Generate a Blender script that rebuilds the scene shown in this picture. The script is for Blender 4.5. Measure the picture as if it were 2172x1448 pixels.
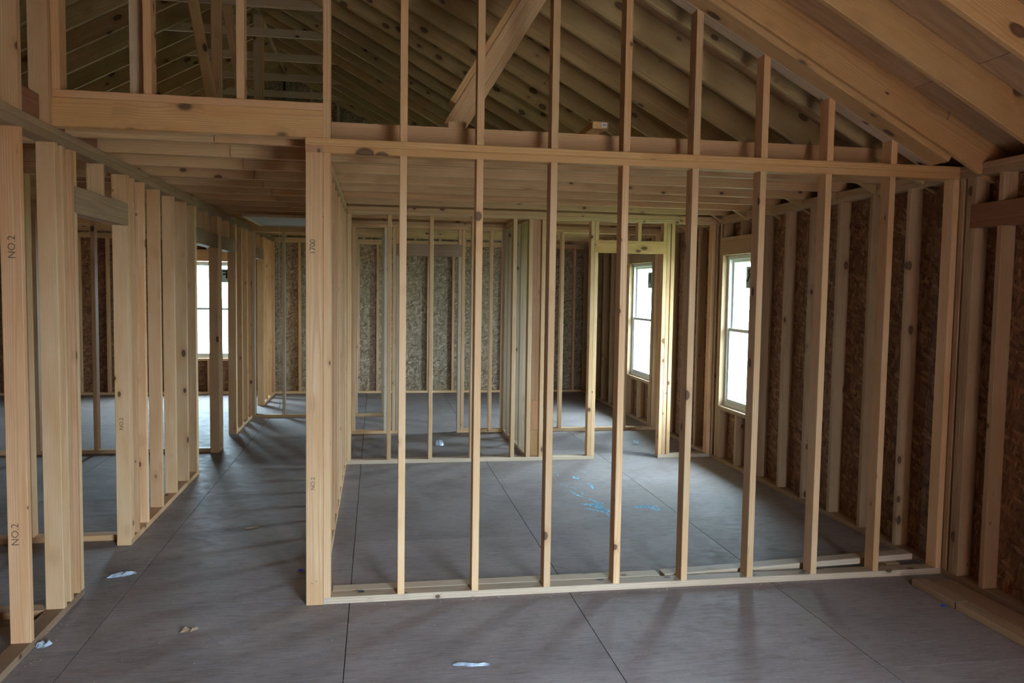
import bpy, math, random
from mathutils import Matrix, Vector
random.seed(7)
R = math.radians
for o in list(bpy.data.objects):
    bpy.data.objects.remove(o)
SC = bpy.context.scene
COL = SC.collection

# ------------------------------------------------------------------ camera
def camera():
    yaw, pitch, roll, f = 0.1686, -0.0641, 0.0149, 1704.8
    cy, sy, cp, sp = math.cos(yaw), math.sin(yaw), math.cos(pitch), math.sin(pitch)
    fw = Vector((sy*cp, cy*cp, sp)); r = Vector((cy, -sy, 0)); u = r.cross(fw)
    cr, sr = math.cos(roll), math.sin(roll)
    r2 = r*cr + u*sr; u2 = -r*sr + u*cr
    cd = bpy.data.cameras.new('camera'); cam = bpy.data.objects.new('camera', cd); COL.objects.link(cam)
    m = Matrix((r2, u2, -fw)).transposed().to_4x4(); m.translation = Vector((0.2717, -4.3245, 1.7018))
    cam.matrix_world = m
    cd.sensor_width = 36.0; cd.sensor_fit = 'HORIZONTAL'; cd.lens = f*36.0/2172.0
    cd.clip_start = 0.05; cd.clip_end = 400
    SC.camera = cam
camera()

# ------------------------------------------------------------------ sky, exposure, openings
W = bpy.data.worlds.new('overcast_sky'); SC.world = W; W.use_nodes = True
bg = W.node_tree.nodes['Background']
bg.inputs['Color'].default_value = (0.60, 0.80, 1.0, 1)
bg.inputs['Strength'].default_value = 76.0
SC.view_settings.view_transform = 'Standard'; SC.view_settings.look = 'None'
SC.view_settings.gamma = 1.0; SC.view_settings.use_curve_mapping = False
SC.view_settings.exposure = 0.0
SC.cycles.use_denoising = True
SC.cycles.max_bounces = 10; SC.cycles.diffuse_bounces = 6; SC.cycles.glossy_bounces = 3
SC.cycles.transparent_max_bounces = 8; SC.cycles.sample_clamp_indirect = 6.0
SC.cycles.caustics_reflective = False; SC.cycles.caustics_refractive = False

def portal(name, loc, direction, sx, sy):
    l = bpy.data.lights.new(name, 'AREA'); l.shape = 'RECTANGLE'; l.size = sx; l.size_y = sy
    l.cycles.is_portal = True
    o = bpy.data.objects.new(name, l); COL.objects.link(o)
    z = -Vector(direction).normalized()
    up = Vector((0, 0, 1)); x = up.cross(z).normalized(); y = z.cross(x)
    m = Matrix((x, y, z)).transposed().to_4x4(); m.translation = Vector(loc); o.matrix_world = m

DOOR = (1.40, 2.55, 0.0, 2.10)          # open entry behind the camera, x0 x1 z0 z1
FW = []
WIN_R = [(2.50, 3.30), (5.40, 6.31)]      # right wall windows, y range
WIN_B = [(-2.75, -1.85)]                   # rear wall windows, x range
WIN_L = []                         # left wall windows, y range
WZ = (0.564, 2.076)
portal('sky_portal', ((DOOR[0]+DOOR[1])/2, -5.12, 1.05), (0, 1, 0), DOOR[1]-DOOR[0], 2.1)
for a in FW: portal('sky_portal', ((a[0]+a[1])/2, -5.12, (a[2]+a[3])/2), (0, 1, 0), a[1]-a[0], a[3]-a[2])
for a, b in WIN_R: portal('sky_portal', (3.87, (a+b)/2, 1.32), (-1, 0, 0), b-a, 1.52)
for a, b in WIN_B: portal('sky_portal', ((a+b)/2, 8.96, 1.32), (0, -1, 0), b-a, 1.52)
for a, b in WIN_L: portal('sky_portal', (-6.15, (a+b)/2, 1.32), (1, 0, 0), b-a, 1.52)

# ------------------------------------------------------------------ materials
def nt(name):
    m = bpy.data.materials.new(name); m.use_nodes = True
    t = m.node_tree; b = t.nodes['Principled BSDF']
    return m, t, b
class G:
    def __init__(s, t): s.t = t
    def n(s, typ, **k):
        nd = s.t.nodes.new(typ)
        for a, v in k.items():
            if a.startswith('i_'): nd.inputs[a[2:].replace('_', ' ')].default_value = v
            else: setattr(nd, a, v)
        return nd
    def l(s, a, b): s.t.links.new(a, b)
    def math(s, op, a, b=None, clamp=False):
        nd = s.t.nodes.new('ShaderNodeMath'); nd.operation = op; nd.use_clamp = clamp
        for i, v in enumerate((a, b)):
            if v is None: continue
            if isinstance(v, (int, float)): nd.inputs[i].default_value = v
            else: s.l(v, nd.inputs[i])
        return nd.outputs[0]
    def mix(s, f, a, b, mode='MIX'):
        nd = s.t.nodes.new('ShaderNodeMix'); nd.data_type = 'RGBA'; nd.blend_type = mode; nd.clamp_factor = True
        for i, v in ((0, f), (6, a), (7, b)):
            if isinstance(v, (int, float)): nd.inputs[i].default_value = v
            elif isinstance(v, tuple): nd.inputs[i].default_value = v if len(v) == 4 else v+(1,)
            else: s.l(v, nd.inputs[i])
        return nd.outputs[2]
    def ramp(s, f, stops):
        nd = s.t.nodes.new('ShaderNodeValToRGB'); s.l(f, nd.inputs[0])
        e = nd.color_ramp.elements
        while len(e) < len(stops): e.new(0.5)
        for x, (p, c) in zip(e, stops): x.position = p; x.color = c if len(c) == 4 else tuple(c)+(1,)
        return nd.outputs[0]
    def maprange(s, v, a, b, c=0.0, d=1.0, smooth=False):
        nd = s.t.nodes.new('ShaderNodeMapRange'); s.l(v, nd.inputs[0])
        if smooth: nd.interpolation_type = 'SMOOTHSTEP'
        for i, x in enumerate((a, b, c, d)): nd.inputs[i+1].default_value = x
        return nd.outputs[0]

def wood(name, pale, mid, dark, ring=1.0, knots=1.0, vary=0.25, rough=0.62):
    """softwood lumber: local Z runs along the board"""
    m, t, b = nt(name); g = G(t)
    tc = g.n('ShaderNodeTexCoord'); oi = g.n('ShaderNodeObjectInfo')
    rnd = oi.outputs['Random']
    off = g.n('ShaderNodeCombineXYZ')
    g.l(g.math('MULTIPLY', rnd, 37.0), off.inputs[0]); g.l(g.math('MULTIPLY', rnd, 91.0), off.inputs[1]); g.l(g.math('MULTIPLY', rnd, 53.0), off.inputs[2])
    add = g.n('ShaderNodeVectorMath', operation='ADD'); g.l(tc.outputs['Object'], add.inputs[0]); g.l(off.outputs[0], add.inputs[1])
    P = add.outputs[0]
    # knots
    kv = g.n('ShaderNodeVectorMath', operation='MULTIPLY'); g.l(P, kv.inputs[0]); kv.inputs[1].default_value = (7.0, 10.0, 5.5)
    vo = g.n('ShaderNodeTexVoronoi', feature='F1'); g.l(kv.outputs[0], vo.inputs['Vector']); vo.inputs['Scale'].default_value = 1.0; vo.inputs['Randomness'].default_value = 0.9
    sep = g.n('ShaderNodeSeparateColor'); g.l(vo.outputs['Color'], sep.inputs[0])
    size = g.math('MULTIPLY', g.math('POWER', sep.outputs[0], 2.0), 0.15*knots)       # most cells have none or a pin knot
    kd = g.math('DIVIDE', vo.outputs['Distance'], g.math('ADD', size, 0.012))
    kn = g.maprange(kd, 0.75, 1.15, 1.0, 0.0, True)
    halo = g.maprange(kd, 0.8, 2.8, 1.0, 0.0, True)
    # rings around a pith beside the board
    nz = g.n('ShaderNodeTexNoise'); nv = g.n('ShaderNodeVectorMath', operation='MULTIPLY'); g.l(P, nv.inputs[0]); nv.inputs[1].default_value = (5.0, 5.0, 0.8)
    g.l(nv.outputs[0], nz.inputs['Vector']); nz.inputs['Scale'].default_value = 1.0; nz.inputs['Detail'].default_value = 2.0
    sx = g.n('ShaderNodeSeparateXYZ'); g.l(tc.outputs['Object'], sx.inputs[0])
    px = g.math('ADD', sx.outputs[0], g.maprange(rnd, 0, 1, 0.03, 0.10))
    py = g.math('ADD', sx.outputs[1], g.maprange(g.math('FRACT', g.math('MULTIPLY', rnd, 7.3)), 0, 1, -0.09, 0.09))
    rr = g.math('SQRT', g.math('ADD', g.math('MULTIPLY', px, px), g.math('MULTIPLY', py, py)))
    warp = g.math('ADD', g.math('MULTIPLY', nz.outputs[0], 0.030), g.math('MULTIPLY', halo, 0.006))
    ph = g.math('MULTIPLY', g.math('ADD', rr, warp), 820.0*ring)
    rings = g.math('ADD', g.math('MULTIPLY', g.math('SINE', ph), 0.5), 0.5)
    rings = g.math('POWER', rings, 2.2)
    # fine fibre streaks
    fb = g.n('ShaderNodeTexNoise'); fv = g.n('ShaderNodeVectorMath', operation='MULTIPLY'); g.l(P, fv.inputs[0]); fv.inputs[1].default_value = (260, 260, 5)
    g.l(fv.outputs[0], fb.inputs['Vector']); fb.inputs['Scale'].default_value = 1.0; fb.inputs['Detail'].default_value = 3.0
    # broad patches
    bp = g.n('ShaderNodeTexNoise'); bv = g.n('ShaderNodeVectorMath', operation='MULTIPLY'); g.l(P, bv.inputs[0]); bv.inputs[1].default_value = (10, 10, 2.2)
    g.l(bv.outputs[0], bp.inputs['Vector']); bp.inputs['Scale'].default_value = 1.0; bp.inputs['Detail'].default_value = 3.0
    c = g.mix(g.maprange(bp.outputs[0], 0.35, 0.68), mid, pale)
    c = g.mix(g.math('MULTIPLY', g.math('MULTIPLY', rings, 0.42), g.maprange(bp.outputs[0], 0.3, 0.6, 0.35, 1.0)), c, dark)
    c = g.mix(g.maprange(fb.outputs[0], 0.45, 0.75, 0, 0.22), c, dark)
    r2 = g.math('FRACT', g.math('MULTIPLY', rnd, 13.7)); r3 = g.math('FRACT', g.math('MULTIPLY', rnd, 29.1))
    tint = g.ramp(r2, [(0.0, (0.80, 0.68, 0.58)), (0.25, (1, 0.97, 0.93)), (0.5, (0.93, 0.93, 0.90)), (0.75, (0.99, 0.88, 0.76)), (1.0, (0.98, 0.78, 0.70))])
    c = g.mix(vary*2.0, c, tint, 'MULTIPLY')
    c = g.mix(g.math('MULTIPLY', halo, 0.30), c, (dark[0]*.85, dark[1]*.75, dark[2]*.7))
    kc = g.mix(g.maprange(kd, 0.2, 0.9, 0, 1), (0.13, 0.055, 0.025), (0.045, 0.018, 0.010))
    c = g.mix(g.math('MULTIPLY', kn, g.maprange(size, 0.0, 0.02, 0, 0.9)), c, kc)
    v = g.n('ShaderNodeHueSaturation'); g.l(c, v.inputs['Color']); g.l(g.maprange(r3, 0, 1, 1-vary*.6, 1+vary*.35), v.inputs['Value'])
    g.l(v.outputs[0], b.inputs['Base Color']); b.inputs['Roughness'].default_value = rough
    b.inputs['Specular IOR Level'].default_value = 0.3
    bu = g.n('ShaderNodeBump'); bu.inputs['Strength'].default_value = 0.12; bu.inputs['Distance'].default_value = 0.002
    g.l(g.math('ADD', fb.outputs[0], g.math('MULTIPLY', rings, 0.5)), bu.inputs['Height']); g.l(bu.outputs[0], b.inputs['Normal'])
    return m

PINE = wood('pine_stud', (0.76, 0.52, 0.305), (0.65, 0.39, 0.195), (0.42, 0.20, 0.085), vary=0.32, knots=1.15)
YEL = wood('pine_yellow', (0.64, 0.40, 0.19), (0.55, 0.31, 0.13), (0.34, 0.16, 0.06), ring=0.8, knots=2.0)
JOI = wood('pine_joist', (0.66, 0.45, 0.26), (0.57, 0.36, 0.19), (0.36, 0.18, 0.085), ring=0.75, knots=1.2)
AGED = wood('pine_aged', (0.38, 0.25, 0.155), (0.30, 0.185, 0.108), (0.15, 0.085, 0.05), knots=0.8)
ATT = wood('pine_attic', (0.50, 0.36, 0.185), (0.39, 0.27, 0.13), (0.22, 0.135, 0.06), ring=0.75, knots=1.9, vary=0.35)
MR = wood('pine_shaded_copy', (0.47, 0.335, 0.205), (0.39, 0.26, 0.15), (0.24, 0.135, 0.07), knots=1.3)  # darker copy of the pine, the right side's shade put into its colour
REDW = wood('red_header', (0.27, 0.12, 0.065), (0.21, 0.085, 0.045), (0.11, 0.04, 0.02))
GREY = wood('pine_grey', (0.65, 0.52, 0.385), (0.55, 0.425, 0.30), (0.34, 0.235, 0.155))
ENDG = wood('red_end_grain', (0.46, 0.24, 0.13), (0.38, 0.18, 0.09), (0.22, 0.10, 0.05), ring=2.0, vary=0.1)

def osb(name, cols, scale=1.0, rough=0.8):
    m, t, b = nt(name); g = G(t)
    tc = g.n('ShaderNodeTexCoord'); oi = g.n('ShaderNodeObjectInfo')
    off = g.n('ShaderNodeVectorMath', operation='SCALE'); off.inputs[0].default_value = (31, 17, 47); g.l(oi.outputs['Random'], off.inputs['Scale'])
    add = g.n('ShaderNodeVectorMath', operation='ADD'); g.l(tc.outputs['Object'], add.inputs[0]); g.l(off.outputs[0], add.inputs[1])
    sx = g.n('ShaderNodeSeparateXYZ'); g.l(add.outputs[0], sx.inputs[0])
    uv = g.n('ShaderNodeCombineXYZ'); g.l(g.math('ADD', sx.outputs[0], sx.outputs[1]), uv.inputs[0]); g.l(sx.outputs[2], uv.inputs[1])
    c = None
    for i, (ang, su, sv_) in enumerate([(0.15, 42, 9), (0.75, 38, 11), (-0.55, 46, 10), (-0.1, 60, 8), (1.2, 40, 14)]):
        mp = g.n('ShaderNodeVectorRotate', rotation_type='Z_AXIS'); g.l(uv.outputs[0], mp.inputs['Vector']); mp.inputs['Angle'].default_value = ang
        sv = g.n('ShaderNodeVectorMath', operation='MULTIPLY'); g.l(mp.outputs[0], sv.inputs[0]); sv.inputs[1].default_value = (su*scale, sv_*scale, 0)
        vo = g.n('ShaderNodeTexVoronoi', voronoi_dimensions='2D'); g.l(sv.outputs[0], vo.inputs['Vector']); vo.inputs['Scale'].default_value = 1.0
        sp = g.n('ShaderNodeSeparateColor'); g.l(vo.outputs['Color'], sp.inputs[0])
        ci = g.ramp(sp.outputs[0], [(0.0, cols[0]), (0.3, cols[1]), (0.75, cols[2]), (1.0, cols[3])])
        edge = g.maprange(vo.outputs['Distance'], 0.45, 0.9, 1.0, 0.75)
        ci2 = g.mix(1.0, ci, edge, 'MULTIPLY')
        if c is None: c = ci2
        else: c = g.mix(g.math('GREATER_THAN', sp.outputs[1], 0.6), c, ci2)
    v = g.n('ShaderNodeHueSaturation'); g.l(c, v.inputs['Color']); g.l(g.maprange(oi.outputs['Random'], 0, 1, 0.85, 1.1), v.inputs['Value'])
    g.l(v.outputs[0], b.inputs['Base Color']); b.inputs['Roughness'].default_value = rough
    return m
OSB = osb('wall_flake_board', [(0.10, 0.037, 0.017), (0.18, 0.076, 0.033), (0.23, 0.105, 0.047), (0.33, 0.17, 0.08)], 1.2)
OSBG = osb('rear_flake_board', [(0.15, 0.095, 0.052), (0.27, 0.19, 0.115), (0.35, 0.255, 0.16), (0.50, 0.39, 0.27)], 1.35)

def roof_ply():
    m, t, b = nt('roof_sheathing'); g = G(t)
    tc = g.n('ShaderNodeTexCoord'); oi = g.n('ShaderNodeObjectInfo')
    sv = g.n('ShaderNodeVectorMath', operation='MULTIPLY'); g.l(tc.outputs['Object'], sv.inputs[0]); sv.inputs[1].default_value = (3, 22, 3)
    nz = g.n('ShaderNodeTexNoise'); g.l(sv.outputs[0], nz.inputs['Vector']); nz.inputs['Scale'].default_value = 1.0; nz.inputs['Detail'].default_value = 4
    c = g.ramp(nz.outputs[0], [(0.3, (0.38, 0.235, 0.125)), (0.55, (0.48, 0.305, 0.17)), (0.75, (0.54, 0.36, 0.21))])
    v = g.n('ShaderNodeHueSaturation'); g.l(c, v.inputs['Color']); g.l(g.maprange(oi.outputs['Random'], 0, 1, 0.8, 1.1), v.inputs['Value'])
    g.l(v.outputs[0], b.inputs['Base Color']); b.inputs['Roughness'].default_value = 0.75
    return m
RPLY = roof_ply()

def floor_mat():
    m, t, b = nt('dusty_subfloor'); g = G(t)
    tc = g.n('ShaderNodeTexCoord'); oi = g.n('ShaderNodeObjectInfo')
    add = g.n('ShaderNodeVectorMath', operation='ADD'); g.l(tc.outputs['Object'], add.inputs[0])
    off = g.n('ShaderNodeVectorMath', operation='SCALE'); off.inputs[0].default_value = (13, 29, 7); g.l(oi.outputs['Random'], off.inputs['Scale']); g.l(off.outputs[0], add.inputs[1])
    P = add.outputs[0]
    def noise(sc, det=4, dist=0.0):
        sv = g.n('ShaderNodeVectorMath', operation='MULTIPLY'); g.l(P, sv.inputs[0]); sv.inputs[1].default_value = sc
        nz = g.n('ShaderNodeTexNoise'); g.l(sv.outputs[0], nz.inputs['Vector']); nz.inputs['Scale'].default_value = 1.0; nz.inputs['Detail'].default_value = det; nz.inputs['Distortion'].default_value = dist
        return nz.outputs[0]
    broad = noise((1.6, 2.4, 1), 5); grain = noise((9, 85, 1), 4, 0.5); fine = noise((60, 260, 1), 3); spots = noise((14, 18, 1), 5)
    c = g.ramp(broad, [(0.3, (0.235, 0.182, 0.168)), (0.55, (0.300, 0.238, 0.222)), (0.75, (0.345, 0.280, 0.258))])
    c = g.mix(g.maprange(grain, 0.45, 0.65, 0, 0.40), c, (0.37, 0.325, 0.31))
    c = g.mix(g.maprange(grain, 0.45, 0.28, 0, 0.45), c, (0.13, 0.108, 0.105))
    c = g.mix(g.maprange(fine, 0.5, 0.75, 0, 0.45), c, (0.12, 0.10, 0.095))
    c = g.mix(g.maprange(spots, 0.58, 0.75, 0, 0.35), c, (0.16, 0.125, 0.105))
    v = g.n('ShaderNodeHueSaturation'); g.l(c, v.inputs['Color']); g.l(g.maprange(oi.outputs['Random'], 0, 1, 0.92, 1.06), v.inputs['Value'])
    g.l(v.outputs[0], b.inputs['Base Color'])
    g.l(g.maprange(spots, 0.3, 0.7, 0.62, 0.80), b.inputs['Roughness'])
    b.inputs['Specular IOR Level'].default_value = 0.38
    bu = g.n('ShaderNodeBump'); bu.inputs['Strength'].default_value = 0.25; bu.inputs['Distance'].default_value = 0.003
    g.l(grain, bu.inputs['Height']); g.l(bu.outputs[0], b.inputs['Normal'])
    return m
FLOOR = floor_mat()

def plain(name, col, rough=0.6, metal=0.0, alpha=1.0, noise=0.12, ns=30):
    m, t, b = nt(name); g = G(t)
    nz = g.n('ShaderNodeTexNoise'); tc = g.n('ShaderNodeTexCoord'); g.l(tc.outputs['Object'], nz.inputs['Vector']); nz.inputs['Scale'].default_value = ns
    c = g.mix(g.maprange(nz.outputs[0], 0.3, 0.7, 0, 1), tuple(x*(1-noise) for x in col), tuple(min(1, x*(1+noise)) for x in col))
    g.l(c, b.inputs['Base Color']); b.inputs['Roughness'].default_value = rough; b.inputs['Metallic'].default_value = metal
    b.inputs['Alpha'].default_value = alpha
    return m
VINYL = plain('white_vinyl', (0.74, 0.77, 0.76), 0.35, noise=0.03)
NAILM = plain('nail_steel', (0.32, 0.31, 0.30), 0.35, 0.9)
PLAST = plain('clear_plastic_scrap', (0.42, 0.46, 0.52), 0.15, noise=0.4)
BLUE = plain('blue_plastic', (0.03, 0.05, 0.45), 0.4)
BLACK = plain('black_ink', (0.02, 0.02, 0.025), 0.8)
INK = plain('stamp_ink', (0.16, 0.10, 0.06), 0.9, alpha=0.38, noise=0.5, ns=300)
WHITE = plain('white_sticker', (0.78, 0.8, 0.84), 0.5, noise=0.03)
TAG = plain('pale_sticker', (0.55, 0.62, 0.58), 0.5, noise=0.05, alpha=0.974)
HATCH = plain('grey_hatch_board', (0.34, 0.38, 0.42), 0.5, noise=0.05, ns=4)
CHIP = plain('pale_debris', (0.60, 0.56, 0.50), 0.7, noise=0.4, ns=90)
GRASS = plain('lawn', (0.13, 0.18, 0.075), 0.95, noise=0.4, ns=3)
BOUNCE = plain('bounce_slab', (0.66, 0.55, 0.43), 0.9, noise=0.1, ns=4)  # for the added slab that throws light back up
BLOCKER = plain('sky_blocker', (0.20, 0.11, 0.08), 0.9, noise=0.15, ns=6)  # dark colour of the added light-blocking wall
DIRT = plain('bare_earth', (0.42, 0.34, 0.25), 0.95, noise=0.15, ns=2)
CORD = plain('pull_cord', (0.55, 0.55, 0.5), 0.7)

def glass_mat():
    m = bpy.data.materials.new('window_glass'); m.use_nodes = True; t = m.node_tree
    for n in list(t.nodes): t.nodes.remove(n)
    g = G(t); out = g.n('ShaderNodeOutputMaterial'); tr = g.n('ShaderNodeBsdfTransparent'); gl = g.n('ShaderNodeBsdfGlossy'); gl.inputs['Roughness'].default_value = 0.02
    tr.inputs[0].default_value = (0.93, 0.97, 0.95, 1)
    fr = g.n('ShaderNodeLayerWeight'); fr.inputs[0].default_value = 0.5; mx = g.n('ShaderNodeMixShader')
    g.l(g.math('ADD', g.math('MULTIPLY', g.math('POWER', fr.outputs['Facing'], 5.0), 0.6), 0.04), mx.inputs[0]); g.l(tr.outputs[0], mx.inputs[1]); g.l(gl.outputs[0], mx.inputs[2]); g.l(mx.outputs[0], out.inputs[0])
    return m
GLASS = glass_mat()

def chalk_mat():
    m, t, b = nt('blue_chalk'); g = G(t)
    tc = g.n('ShaderNodeTexCoord'); sv = g.n('ShaderNodeVectorMath', operation='MULTIPLY'); g.l(tc.outputs['Object'], sv.inputs[0]); sv.inputs[1].default_value = (40, 70, 1)
    nz = g.n('ShaderNodeTexNoise'); g.l(sv.outputs[0], nz.inputs['Vector']); nz.inputs['Scale'].default_value = 1.0; nz.inputs['Detail'].default_value = 5
    b.inputs['Base Color'].default_value = (0.34, 0.74, 0.96, 1); b.inputs['Roughness'].default_value = 0.9
    g.l(g.maprange(nz.outputs[0], 0.36, 0.62, 0.0, 0.85), b.inputs['Alpha'])
    return m
CHALK = chalk_mat()

# ------------------------------------------------------------------ builders
def tag(o, label=None, cat=None, group=None, kind=None):
    if label: o['label'] = label
    if cat: o['category'] = cat
    if group: o['group'] = group
    if kind: o['kind'] = kind
    return o
def root(name, loc=(0, 0, 0), **k):
    o = bpy.data.objects.new(name, None); o.empty_display_size = 0.1; o.location = loc; COL.objects.link(o)
    return tag(o, **k)
def struct(name, label=None): return root(name, kind='structure', label=label)

MESH = {}
def prism_mesh(key, prof, z0, z1, z0b=None, z1b=None, mat=None):
    """prof: ring of (x,y); z ends may slope: z = a + b*y style via callables"""
    if key in MESH: return MESH[key]
    n = len(prof); f0 = z0 if callable(z0) else (lambda x, y: z0); f1 = z1 if callable(z1) else (lambda x, y: z1)
    vs = [(x, y, f0(x, y)) for x, y in prof] + [(x, y, f1(x, y)) for x, y in prof]
    fs = [(i, (i+1) % n, n+(i+1) % n, n+i) for i in range(n)] + [tuple(range(n-1, -1, -1)), tuple(range(n, 2*n))]
    me = bpy.data.meshes.new('board'); me.from_pydata(vs, [], fs); me.materials.append(mat); me.update()
    MESH[key] = me
    return me
def ring(t, w, c=0.0028):
    a, b = t/2, w/2; c = min(c, a*0.3)
    return [(-a+c, -b), (a-c, -b), (a, -b+c), (a, b-c), (a-c, b), (-a+c, b), (-a, b-c), (-a, -b+c)]
MWS = {}
def link(name, me, mw, parent):
    o = bpy.data.objects.new(name, me); COL.objects.link(o); MWS[o.name] = mw.copy()
    if parent is not None:
        o.parent = parent
        mw = Matrix.Translation(-parent.location) @ mw
    o.matrix_local = mw
    return o
def board(parent, name, x0, x1, y0, y1, z0, z1, mat=None, axis=None, jit=0.0, rotz=0.0):
    """axis aligned lumber; local Z is its length, local X its thickness"""
    mat = mat or PINE
    d = [x1-x0, y1-y0, z1-z0]
    ax = axis if axis is not None else max(range(3), key=lambda i: d[i])
    oth = [i for i in range(3) if i != ax]
    th = min(oth, key=lambda i: d[i]); wd = [i for i in oth if i != th][0]
    E = [Vector((1, 0, 0)), Vector((0, 1, 0)), Vector((0, 0, 1))]
    L = E[ax]; T = E[th]; Wv = L.cross(T)
    m = Matrix((T, Wv, L)).transposed().to_4x4()
    if jit:
        m = m @ Matrix.Rotation(R(random.uniform(-jit, jit)*2.5), 4, 'Z') @ Matrix.Rotation(R(random.uniform(-jit, jit)*0.12), 4, 'X')
    if rotz: m = Matrix.Rotation(R(rotz), 4, 'Z') @ m
    m.translation = Vector(((x0+x1)/2, (y0+y1)/2, (z0+z1)/2))
    key = ('b', round(d[th], 4), round(d[wd], 4), round(d[ax], 4), mat.name)
    me = prism_mesh(key, ring(d[th], d[wd]), -d[ax]/2, d[ax]/2, mat=mat)
    return link(name, me, m, parent)
def seg(parent, name, p0, p1, t, w, tdir, mat=None, cut0=None, cut1=None):
    """lumber from p0 to p1; tdir = thickness direction; cut = slope dz_local/dy_local at the ends"""
    mat = mat or PINE
    p0, p1 = Vector(p0), Vector(p1); L = (p1-p0); ln = L.length; L.normalize()
    T = Vector(tdir); T = (T - L*T.dot(L)).normalized(); Wv = L.cross(T)
    m = Matrix((T, Wv, L)).transposed().to_4x4(); m.translation = (p0+p1)/2
    k0, k1 = cut0 or 0.0, cut1 or 0.0
    key = ('s', round(t, 4), round(w, 4), round(ln, 4), k0, k1, mat.name)
    me = prism_mesh(key, ring(t, w), lambda x, y: -ln/2+k0*y, lambda x, y: ln/2+k1*y, mat=mat)
    return link(name, me, m, parent)
def poly_board(parent, name, pts, y0, y1, mat):
    """profile pts (x,z) in the XZ plane, lumber running along X, thickness y0..y1"""
    cx = sum(p[0] for p in pts)/len(pts); cz = sum(p[1] for p in pts)/len(pts); cy = (y0+y1)/2; h = (y1-y0)/2
    n = len(pts)   # local X = world Y, local Y = world Z, local Z = world X
    vs = [(-h, z-cz, x-cx) for x, z in pts] + [(h, z-cz, x-cx) for x, z in pts]
    fs = [(i, (i+1) % n, n+(i+1) % n, n+i) for i in range(n)] + [tuple(range(n-1, -1, -1)), tuple(range(n, 2*n))]
    me = bpy.data.meshes.new('board'); me.from_pydata(vs, [], fs); me.materials.append(mat); me.update()
    m = Matrix(((0, 0, 1, cx), (1, 0, 0, cy), (0, 1, 0, cz), (0, 0, 0, 1)))
    return link(name, me, m, parent)
def poly_stud(parent, name, pts, y0, y1, mat):
    """profile pts (x,z), lumber standing along Z, local Z = world Z, local X = world X"""
    cx = sum(p[0] for p in pts)/len(pts); cz = sum(p[1] for p in pts)/len(pts); cy = (y0+y1)/2; h = (y1-y0)/2
    n = len(pts)
    vs = [(x-cx, -h, z-cz) for x, z in pts] + [(x-cx, h, z-cz) for x, z in pts]
    fs = [(i, (i+1) % n, n+(i+1) % n, n+i) for i in range(n)] + [tuple(range(n-1, -1, -1)), tuple(range(n, 2*n))]
    me = bpy.data.meshes.new('board'); me.from_pydata(vs, [], fs); me.materials.append(mat); me.update()
    return link(name, me, Matrix.Translation((cx, cy, cz)), parent)
def box(parent, name, x0, x1, y0, y1, z0, z1, mat):
    key = ('x', round(x1-x0, 4), round(y1-y0, 4), round(z1-z0, 4), mat.name)
    if key not in MESH:
        a, b, c = (x1-x0)/2, (y1-y0)/2, (z1-z0)/2
        v = [(sx*a, sy*b, sz*c) for sz in (-1, 1) for sy in (-1, 1) for sx in (-1, 1)]
        f = [(0, 2, 3, 1), (4, 5, 7, 6), (0, 1, 5, 4), (2, 6, 7, 3), (0, 4, 6, 2), (1, 3, 7, 5)]
        me = bpy.data.meshes.new('panel'); me.from_pydata(v, [], f); me.materials.append(mat); me.update(); MESH[key] = me
    return link(name, MESH[key], Matrix.Translation(((x0+x1)/2, (y0+y1)/2, (z0+z1)/2)), parent)
def text(parent, name, s, size, m, mat, ext=0.0004, bold=0.0):
    cu = bpy.data.curves.new(name, 'FONT'); cu.body = s; cu.size = size; cu.extrude = ext; cu.align_x = 'CENTER'; cu.align_y = 'CENTER'
    cu.materials.append(mat); cu.resolution_u = 3; cu.offset = bold
    return link(name, cu, m, parent)

H = 2.472; TP2 = 2.434; TP1 = 2.396; SP = 0.038; S = 0.038; D = 0.089

# ------------------------------------------------------------------ ground and floor
gr = box(None, 'ground', -60, 60, -60, 60, -0.75, -0.65, DIRT); tag(gr, 'bare building plot around the house', kind='structure')
lw = box(None, 'lawn', 4.6, 40, -4, 40, -0.645, -0.60, GRASS); tag(lw, 'green lawn outside the right wall windows', 'lawn', kind='structure')
sl = box(None, 'floor_bounce', 1.33, 5.2, -9.5, -5.11, -0.64, -0.12, BOUNCE); tag(sl, 'unseen pale slab added behind the camera to bounce light', kind='structure')  # unseen slab, added to throw warm light up through the doorway
pw = box(None, 'wall_sky_blocker', 1.10, 1.32, -10.0, -5.2, -0.64, 3.2, BLOCKER); tag(pw, 'unseen wall added behind the camera to block sky light', kind='structure')  # invented wall, keeps sky light from the door off the right wall
fl = struct('floor', 'dusty grey plywood subfloor laid in sheets with dark joints')
seams = [-6.06, -4.738, -3.519, -2.299, -1.080, 0.139, 1.358, 2.577, 3.85]
joint0 = [0.9, -0.6, 0.85, -0.4, 0.08, 1.06, 0.118, 1.35]
for i in range(8):
    ys = [-5.1]; y = joint0[i]
    while y > -5.1: y -= 2.438
    y += 2.438
    while y < 8.95: ys.append(y); y += 2.438
    ys.append(8.95)
    for a, b in zip(ys[:-1], ys[1:]):
        if b-a < 0.05: continue
        box(fl, 'subfloor_panel', seams[i]+0.0022, seams[i+1]-0.0022, a+0.0016, b-0.0016, -0.019+random.uniform(-.0004, .0), 0.0, FLOOR)
box(fl, 'floor_joist_deck', -6.05, 3.84, -5.1, 8.95, -0.65, -0.0215, AGED)

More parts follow.
